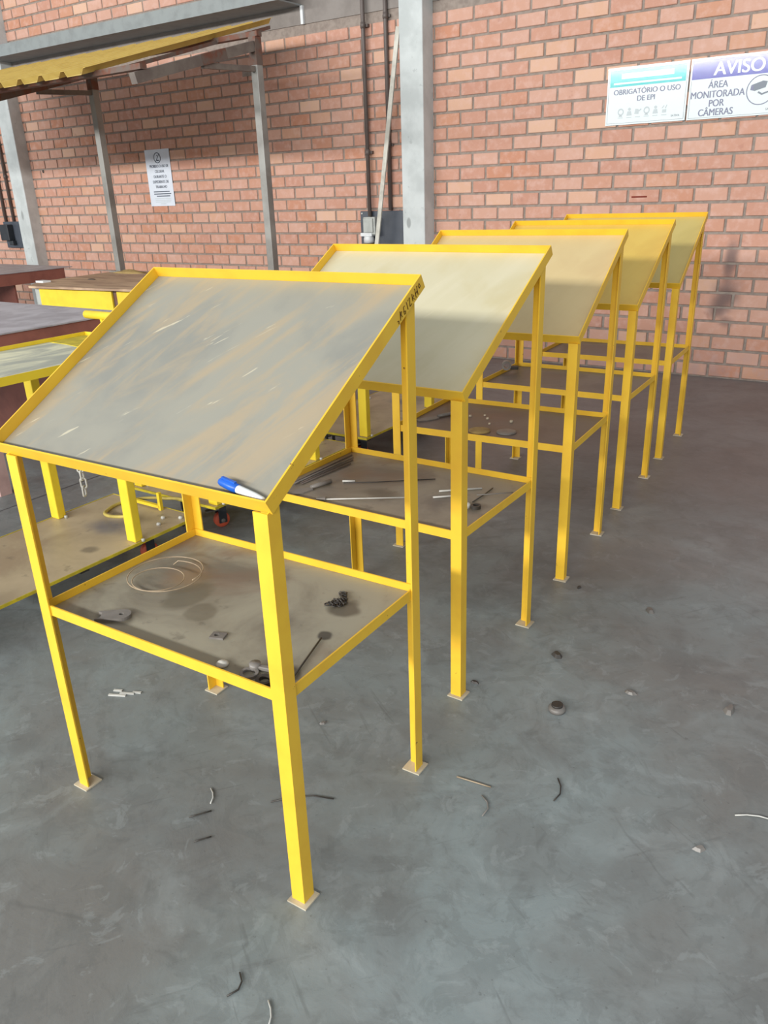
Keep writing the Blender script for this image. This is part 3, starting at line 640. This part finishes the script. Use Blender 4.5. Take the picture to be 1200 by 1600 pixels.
# third shelf
single(MB().lathe([(0, 0), (.046, 0), (.046, .006), (.040, .008), (0, .008)], 24), 'round_disc', M['sawdust'], 'tan round disc, left of the two on the third shelf', 'disc', 2, .358, .140, 0, 'discs on the third shelf')
single(MB().lathe([(0, 0), (.042, 0), (.042, .006), (.036, .008), (0, .008)], 24), 'round_disc', M['midsteel'], 'grey round disc, right of the two on the third shelf', 'disc', 2, .470, .166, 0, 'discs on the third shelf')
for q, (a, b, s_) in enumerate(((.225, .337, .008), (.314, .329, .007), (.430, .323, .009), (.354, .256, .006), (.280, .375, .006))):
    single(MB().lathe([(0, 0), (s_, 0), (s_ * .9, s_), (s_ * .5, s_ * 1.1), (0, s_ * 1.1)], 6), 'hex_nut', M['pale'], ('leftmost bright nut on the third shelf', 'bright nut in the middle of the third shelf', 'rightmost bright nut on the third shelf', 'smallest bright nut, nearest the discs, on the third shelf', 'bright nut farthest back on the third shelf')[q], 'nut', 2, a, b, q, 'nuts on the third shelf')
t = thing('scraper', 'flat grey scraper at the left end of the third shelf', 'scraper', 2, .075, .22, 1.0)
MB().prism([(-.06, -.016), (.0, -.026), (.045, -.016), (.045, .016), (0, .026), (-.06, .016)], 0, .005).build('blade', M['midsteel'], t)
MB().tube([(.045, 0, .008), (.15, .004, .010)], [.007, .009], 8).build('handle', M['midsteel'], t)
# fourth: pipe clamp over the left rail
t = thing('pipe_clamp', 'grey pipe clamp sitting on the left shelf rail of the fourth table', 'clamp', 3, .030, .345, .4, None, ZS)
Ty = Matrix.Rotation(math.pi / 2, 4, 'X')
MB().ringplate([(.026 * a, .026 * b + .026) for a, b in c12], [(.015 * a, .015 * b + .026) for a, b in c12], -.02, .02, Ty).build('ring', M['midsteel'], t)
MB().box((.020, -.018, .004), (.065, .018, .022)).build('jaw', M['darksteel'], t, .003)

# ------------------------------------------------------------------ carts: low deck on casters, posts, upper tray
def caster(parent, x, y, rz, wheelmat):
    T = Matrix.Translation((x, y, 0)) @ Matrix.Rotation(rz, 4, 'Z')
    c = bpy.data.objects.new('caster', None); COL.objects.link(c); c.parent = parent; c.matrix_local = T
    mb = MB(); mb.box((-.035, -.03, .158), (.035, .03, .164)); mb.box((-.02, -.026, .028), (.02, -.021, .158)); mb.box((-.02, .021, .028), (.02, .026, .158)); mb.box((-.02, -.026, .150), (.02, .026, .158))
    mb.build('fork', M['dark'], c)
    MB().lathe([(.012, -.017), (.034, -.017), (.040, -.010), (.040, .010), (.034, .017), (.012, .017)], 24, Matrix.Translation((0, 0, .0402)) @ Ty).build('wheel', wheelmat, c)
    MB().lathe([(0, -.030), (.011, -.030), (.011, .030), (0, .030)], 12, Matrix.Translation((0, 0, .0402)) @ Ty).build('axle', M['midsteel'], c)
    br = MB(); br.prism([(.02, -.018), (.075, -.014), (.08, .014), (.02, .018)], .095, .101); br.build('brake_pedal', M['midsteel'], c)
    return c
def make_cart():
    r = empty('workshop_cart')
    w, ln_ = .575, 1.10
    MB().box((0, 0, .190), (w, ln_, .200)).build('deck', M['cartdeck'], r)
    mb = MB()
    for a, b in (((0, -.004, .190), (w, 0, .202)), ((0, ln_, .190), (w, ln_ + .004, .202)), ((-.004, -.004, .190), (0, ln_ + .004, .202)), ((w, -.004, .190), (w + .004, ln_ + .004, .202))): mb.box(a, b)
    mb.build('deck_edge', M['olive'], r)
    mb = MB()
    for y in (.05, .5, ln_ - .06): mb.box((.03, y, .164), (w - .03, y + .04, .190))
    mb.build('deck_bearer', M['darksteel'], r)
    for x, y, a in ((.16, .19, 2.6), (w - .17, .19, -2.0), (.16, ln_ - .13, .4), (w - .20, ln_ - .13, -1.9)): caster(r, x, y, a, M['orange'])
    for x, y in ((.02, .04), (w - .035, .04), (.02, .78), (w - .035, .78)):
        lg_ = MB().box((x - .028, y - .020, .200), (x + .028, y + .020, .955)).build('post', M['lemon'], r, .004)
        MB().lathe([(0, 0), (.008, 0), (.008, .012), (0, .012)], 6, Matrix.Translation((x + .04, y + .01, .200))).build('bolt', M['bright'], lg_)
    # upper tray
    H = .030; zb = .955; C = [Vector((0, 0, zb)), Vector((w, 0, zb)), Vector((w, ln_, zb)), Vector((0, ln_, zb))]
    dx, dy, up = Vector((1, 0, 0)), Vector((0, 1, 0)), Vector((0, 0, 1)); DG = [dx + dy, -dx + dy, -dx - dy, dx - dy]
    PR = [(0, 0), (.045, 0), (.045, TH), (TH, TH), (TH, H), (0, H)]
    for a in range(4):
        b = (a + 1) % 4
        MB().loft(rail_rings(C[a], C[b], DG[a], DG[b], up, PR)).build('tray_rail', M['lemon'], r)
    MB().box((.006, .006, zb + TH), (w - .006, ln_ - .006, zb + .014)).build('tray_plate', M['worntop'], r)
    # low yellow loop at the deck's far end
    mb = MB()
    for x in (.12, .37): mb.box((x - .008, ln_ - .035, .200), (x + .008, ln_ - .019, .285))
    mb.box((.12, ln_ - .035, .208), (.37, ln_ - .019, .222))
    mb.build('deck_stop', M['lemon'], r)
    return r
CX0, CYs = -2.16, (-5.745, -4.53, -3.305)
clabs = ['yellow two-tier cart on casters left of the nearest inclined table, hose on its deck', 'yellow two-tier cart half hidden behind the nearest inclined table, orange caster showing', 'yellow two-tier cart behind the second inclined table, its deck corner showing']
pc = make_cart(); carts = []
for i, y in enumerate(CYs):
    o = pc if i == 0 else copy_tree(pc); carts.append(o); o.location = (CX0, y, 0); tag(o, clabs[i], 'cart', 'yellow two-tier workshop carts in a row')
# what only the first cart shows: push handle, overspray at the tray's far end, hanging chain end
c0 = carts[0]
for ch in c0.children:
    if ch.name.startswith('caster') and ch.location.y < .3: ch.location.y = .05
MB().tube([(.03, 1.10, 1.062), (.56, 1.10, 1.062)], .018, 12).build('push_handle', M['lemon'], c0)
mb = MB()
for x in (.13, .46): mb.tube([(x, 1.10, 1.052), (x + .06, 1.07, .985)], .008, 8)
mb.build('handle_brace', M['lemon'], c0)
def tray(x, y): return (x, y)
ov = [(.015, .905), (.14, .900), (.27, .875), (.30, .830), (.36, .800), (.42, .830), (.50, .90), (.56, 1.0), (.56, 1.08), (.015, 1.08)]
o = MB().prism(ov, .969, .972).build('tray_paint_patch', M['olive'], c0); o['label'] = 'olive yellow end of the worn tray'
# dangling chain
t = empty('hanging_chain', (-2.049, -4.872, .951)); tag(t, 'short pale steel chain hanging from the first cart', 'chain')
lm2 = MB().tube([(.0135 * a, 0, .011 * b + (.013 if b > 0 else -.013)) for a, b in link], .0042, 7, True).mesh('link', M['bright'])
n_ = 17
for q in range(n_):
    o = bpy.data.objects.new('link', lm2); COL.objects.link(o); o.parent = t
    o.location = (.002 * math.sin(q), .002 * math.cos(q * 1.7), -.0235 - q * .0385); o.rotation_euler = (0, .06 * math.sin(q * 2.1), (0 if q % 2 else math.pi / 2) + .5)
# hose loop on first deck
pts = []
for q in range(40):
    a = math.pi * (.20 + 1.45 * q / 39); pts.append((.20 + .155 * math.cos(a) * 1.25, .165 * math.sin(a), .008 + .05 * max(0, (q - 26) / 13) + .04 * max(0, (10 - q) / 10)))
o = MB().tube(pts, .0075, 8).build('hose', M['hose']); o.location = (-2.02, -4.735, .200); tag(o, 'yellow hose loop lying at the far end of the first cart deck', 'hose')
for q, (x, y) in enumerate(((-1.70, -4.74), (-1.66, -4.80), (-1.63, -4.70))):
    o = MB().lathe([(0, 0), (.011, 0), (.009, .010), (0, .011)], 6).build('hex_nut', M['bright']); o.location = (x, y, .200); tag(o, ('bright nut on the first cart deck, farthest from the deck edge', 'bright nut on the first cart deck, nearest the right post', 'bright nut on the first cart deck, closest to the far right corner')[q], 'nut', 'nuts on the first cart deck')

# ------------------------------------------------------------------ brown steel tables at left
def brown_table(x0, y0, x1, y1, zt, label, legs, platey):
    r = empty('steel_table', ((x0 + x1) / 2, (y0 + y1) / 2, 0)); tag(r, label, 'table', 'brown steel tables at left')
    ox, oy = r.location.x, r.location.y
    B = lambda a, b: MB().box((a[0] - ox, a[1] - oy, a[2]), (b[0] - ox, b[1] - oy, b[2]))
    B((x0, y0, zt - .008), (x1, y1, zt)).build('top_plate', M['slate'], r)
    s = .055; h = .115
    B((x1 - .03, y0 + s, zt - .008 - h), (x1 - .01, y1 - .10, zt - .008)).build('skirt', M['brown'], r)
    B((x0 + .01, y0 + s, zt - .008 - h), (x0 + .03, y1 - .10, zt - .008)).build('skirt', M['brown'], r)
    B((x0 + .03, y0 + s, zt - .008 - h), (x1 - .03, y0 + s + .02, zt - .008)).build('skirt', M['brown'], r)
    B((x0 + .03, y1 - .12, zt - .008 - h), (x1 - .03, y1 - .10, zt - .008)).build('skirt', M['brown'], r)
    for x, y in legs: B((x - .035, y - .035, 0), (x + .035, y + .035, zt - .008)).build('leg', M['mauve'], r)
    B((x0 + .15, platey - .01, 0), (x1 - .09, platey + .01, zt - .008 - .0)).build('end_plate', M['brown'], r)
    return r
brown_table(-5.35, -6.1, -3.13, -3.61, .885, 'brown steel table with grey top close by the left edge of the frame', [(-3.20, -4.62), (-3.20, -5.9), (-5.28, -4.62), (-5.28, -5.9)], -3.95)
brown_table(-9.6, -4.2, -6.80, -1.34, .88, 'far brown steel table with grey top in front of the left column', [(-6.87, -4.05), (-9.5, -4.05), (-6.87, -3.0), (-9.5, -3.0)], -2.0)
o = MB().box((-.15, -.12, 0), (.15, .12, .085)).build('steel_block', M['brown'], None, .006); o.location = (-8.95, -1.55, .88); tag(o, 'brown steel block on the far brown table at the left edge', 'block')

# ------------------------------------------------------------------ canopy bench
r = empty('wooden_top_bench', (-4.4, -2.0, 0)); tag(r, 'bench with worn plywood top and bright yellow drawers below', 'bench')
B = lambda a, b: MB().box((a[0] + 4.4, a[1] + 2.0, a[2]), (b[0] + 4.4, b[1] + 2.0, b[2]))
q = [(-5.66, -2.635), (-3.15, -2.40), (-3.20, -1.20), (-6.06, -1.34), (-5.92, -2.36)]
MB().prism([(x + 4.4, y + 2.0) for x, y in q], .832, .850).build('bench_top', M['ply'], r)
fx = [(-5.60, -4.72), (-4.66, -3.90), (-3.84, -3.25)]
RZ = lambda x: -2.585 + (x + 5.66) * (.235 / 2.51)
def slab(xa, xb, za, zb, dep, off=0.0):
    return MB().prism([(xa + 4.4, RZ(xa) + off + 2.0), (xb + 4.4, RZ(xb) + off + 2.0), (xb + 4.4, RZ(xb) + off + dep + 2.0), (xa + 4.4, RZ(xa) + off + dep + 2.0)], za, zb)
for xa, xb in fx: slab(xa, xb, .57, .826, .02).build('drawer_front', M['lemon'], r, .003)
slab(-5.60, -3.25, .55, .832, .85, .021).build('carcass', M['rusty'], r)
slab(-5.665, -5.605, .55, .826, .80, .012).build('side_panel', M['boxgrey'], r)
for x, y in ((-5.60, -2.50), (-3.32, -2.28), (-5.60, -1.75), (-3.32, -1.55)): B((x - .03, y - .03, 0), (x + .03, y + .03, .55)).build('leg', M['lemon'], r)
for x in (-5.93, -3.30): B((x - .03, -1.42, 0), (x + .03, -1.36, .832)).build('leg', M['lemon'], r)
o = MB().prism([(-.05, -.04), (.06, -.05), (.08, .02), (-.04, .03)], 0, .016).build('foam_scrap', M['white']); o.location = (-5.83, -2.37, .850); o.rotation_euler = (0, 0, .1); tag(o, 'small white scrap on the left end of the plywood bench top', 'scrap')
prof = []
o = MB().lathe([(0, .034), (.06, .030), (.14, .014), (.24, .0), (0, 0)], 20).build('sawdust_pile', M['sawdust']); o.location = (-5.72, -1.46, .850); o.scale = (1.0, .40, 1); tag(o, 'low pile of sawdust around the left canopy post', 'sawdust', kind='stuff')
o = MB().lathe([(0, 0), (.045, 0), (.03, .006), (0, .008)], 10).build('bark_chip', M['darksteel']); o.location = (-5.55, -2.05, .850); o.scale = (1.2, .6, 1); tag(o, 'dark chip lying on the plywood bench top', 'chip')
# canopy
r = empty('canopy', (-4.9, -1.38, .85)); tag(r, 'canopy of yellow corrugated sheet on two grey steel posts over the bench', 'canopy')
K = Vector((-4.9, -1.38, .85)); V_ = lambda x, y, z: Vector((x, y, z)) - K
SA = 0.26
for x in (-5.955, -3.885):
    po = MB().box(V_(x - .035, -1.415, .85), V_(x + .035, -1.345, 2.56)).build('post', M['galv'], r, .004)
    MB().box(V_(x - .08, -1.46, .85), V_(x + .08, -1.30, .858)).build('base_plate', M['galv'], po)
    MB().box(V_(x - .037, -1.417, 2.50), V_(x + .037, -1.343, 2.70)).build('post_head', M['rusty'], po)
    def arm(y0, z0, y1, z1, hw, hh, name, mat):
        a, b = V_(x, y0, z0), V_(x, y1, z1); d = (b - a).normalized(); n = d.cross(Vector((1, 0, 0))); n = n if n.z > 0 else -n
        rings = [[p_ + Vector((sx * hw, 0, 0)) + n * (sz * hh) for sx, sz in ((-1, -1), (1, -1), (1, 1), (-1, 1))] for p_ in (a, b)]
        return MB().loft(rings).build(name, mat, r)
    arm(-2.675, 2.305, -1.42, 2.305 + 1.255 * SA, .030, .036, 'arm', M['rusty' if x < -5 else 'armsteel'])
    arm(-2.02, 2.4754, -1.75, 2.4754 + .27 * SA, .0315, .0375, 'arm_sleeve', M['rusty'])
    arm(-1.99, 2.445, -1.415, 2.472, .018, .020, 'brace', M['armsteel'])
for y, z in ((-2.60, 2.364), (-1.36, 2.705)):
    MB().box(V_(-8.7, y - .03, z), V_(-3.85, y + .03, z + .036)).build('purlin', M['rusty'], r)
px0, per = -4.286, .2625
prof = []
n_ = 17
x = px0
for q in range(n_):
    prof += [(x, .040), (x - .020, .040), (x - .050, 0), (x - per + .050 - .0, 0), (x - per + .020, .040)]
    x -= per
prof.append((x, .040))
S2 = .275
mb = MB(); i0 = 0
ya, yb = -2.75, -.66
for yy in (ya, yb):
    for zz in (0, .002):
        for (a, b) in prof: mb.v.append(V_(a, yy, 2.362 + (yy - ya) * S2 + b + zz))
n = len(prof)
for j in range(n - 1):
    mb.face([j, j + 1, 2 * n + j + 1, 2 * n + j]); mb.face([n + j, 3 * n + j, 3 * n + j + 1, n + j + 1])
    mb.face([j, n + j, n + j + 1, j + 1]); mb.face([2 * n + j, 2 * n + j + 1, 3 * n + j + 1, 3 * n + j])
mb.face([0, 2 * n, 3 * n, n]); mb.face([n - 1, 2 * n - 1, 4 * n - 1, 3 * n - 1])
mb.build('corrugated_sheet', M['canopy'], r)
a, b = V_(-4.30, -2.56, 2.400), V_(-4.30, -.70, 2.400 + 1.86 * S2)
MB().loft([[p_ + Vector((sx, 0, sz)) for sx, sz in ((-.012, -.028), (.012, -.028), (.012, 0), (-.012, 0))] for p_ in (a, b)]).build('edge_bar', M['rusty'], r)

# ------------------------------------------------------------------ litter on the floor
def litter(mb, name, mat, label, cat, x, y, rz=0, group=None):
    o = mb.build(name, mat); o.location = (x, y, 0); o.rotation_euler = (0, 0, rz); tag(o, label, cat, group); return o
t = empty('steel_puck', (.236, -4.898, 0)); tag(t, 'small round steel fitting on the floor right of the second table', 'fitting')
MB().lathe([(0, 0), (.026, 0), (.028, .010), (.020, .018), (.008, .018), (.008, .012), (0, .012)], 18).build('body', M['midsteel'], t)
MB().lathe([(.014, .018), (.018, .018), (.018, .024), (.014, .024)], 14).build('rim', M['darksteel'], t)
def chip(s_, sd):
    rn = random.Random(sd); n = 7
    poly = [(s_ * rn.uniform(.6, 1.1) * math.cos(2 * math.pi * q / n), s_ * .6 * rn.uniform(.6, 1.1) * math.sin(2 * math.pi * q / n)) for q in range(n)]
    mb = MB(); i = 0
    mb.v = [Vector((x, y, 0)) for x, y in poly] + [Vector((x * .6, y * .6, s_ * .35)) for x, y in poly]
    mb.face(list(reversed(range(n)))); mb.face(list(range(n, 2 * n)))
    for j in range(n): mb.face([j, (j + 1) % n, n + (j + 1) % n, n + j])
    return mb
for q, (x, y, s_, m_, lb) in enumerate(((.403, -4.691, .022, 'midsteel', 'grey slag chip on the floor right of the round fitting'), (.746, -5.242, .022, 'midsteel', 'dark slag chip on the floor near the right edge of the frame'),
        (.691, -4.625, .034, 'midsteel', 'flat grey flake on the floor at right'), (.118, -4.606, .034, 'darksteel', 'dark slag flake on the floor above the round fitting'), (-.056, -4.895, .018, 'darksteel', 'small dark chip beside the front foot of the second table'),
        (-.357, -5.329, .014, 'midsteel', 'tiny grey chip on the floor between the right legs of the nearest table'), (.003, -4.083, .016, 'darksteel', 'tiny dark chip on the floor beside the third table'), (.303, -4.133, .032, 'midsteel', 'thin grey flake on the floor right of the third table'))):
    litter(chip(s_, q), 'slag_chip', M[m_], lb, 'chip', x, y, q * .8)
for q, (x, y, a, ln_, bend, m_, lb) in enumerate(((.164, -5.322, .12, .10, .0, 'copper', 'straight wire offcut on the floor right of the nearest table'), (.227, -5.389, -1.0, .075, .012, 'midsteel', 'bent wire offcut on the floor below the straight one'),
        (.370, -5.231, -1.25, .09, .010, 'darksteel', 'dark curved wire offcut on the floor at right'), (.837, -5.064, .4, .09, .006, 'bright', 'pale wire offcut on the floor at the right edge'),
        (-.425, -5.745, -.75, .06, .005, 'bright', 'pale wire offcut on the floor left of the big front leg'), (-.40, -5.81, .95, .06, .0, 'darksteel', 'dark wire offcut on the floor left of the big front leg'),
        (-.33, -5.87, .95, .045, .0, 'darksteel', 'short dark wire offcut on the floor in front of the nearest table'), (.122, -6.129, -.8, .055, .004, 'bright', 'pale wire offcut on the floor at the bottom of the frame'),
        (.02, -6.12, -1.2, .055, .012, 'darksteel', 'dark curled shaving on the floor at the bottom of the frame'), (-.20, -5.625, .65, .17, .012, 'darksteel', 'long dark wire offcut under the nearest table by its front leg'))):
    pts = [(-ln_ / 2, 0, .003), (-ln_ / 6, bend, .003), (ln_ / 6, bend, .003), (ln_ / 2, -bend * .5, .003)]
    litter(MB().tube(pts, .0019, 6), 'wire_offcut', M[m_], lb, 'wire', x, y, a)
for q, (dx, dy, ln_) in enumerate(((0, 0, .06), (.02, .025, .05), (.045, .045, .03), (-.02, .02, .03))):
    litter(MB().box((-ln_ / 2, -.004, 0), (ln_ / 2, .004, .004)), 'chalk_stick', M['bright'], ('longest pale chalky sliver on the floor under the nearest table', 'pale chalky sliver just above the longest one on the floor', 'short pale chalky sliver at the right of the four on the floor', 'short pale chalky sliver at the left of the four on the floor')[q], 'sliver', -1.037 + dx, -5.569 + dy, .45, 'pale slivers on the floor')
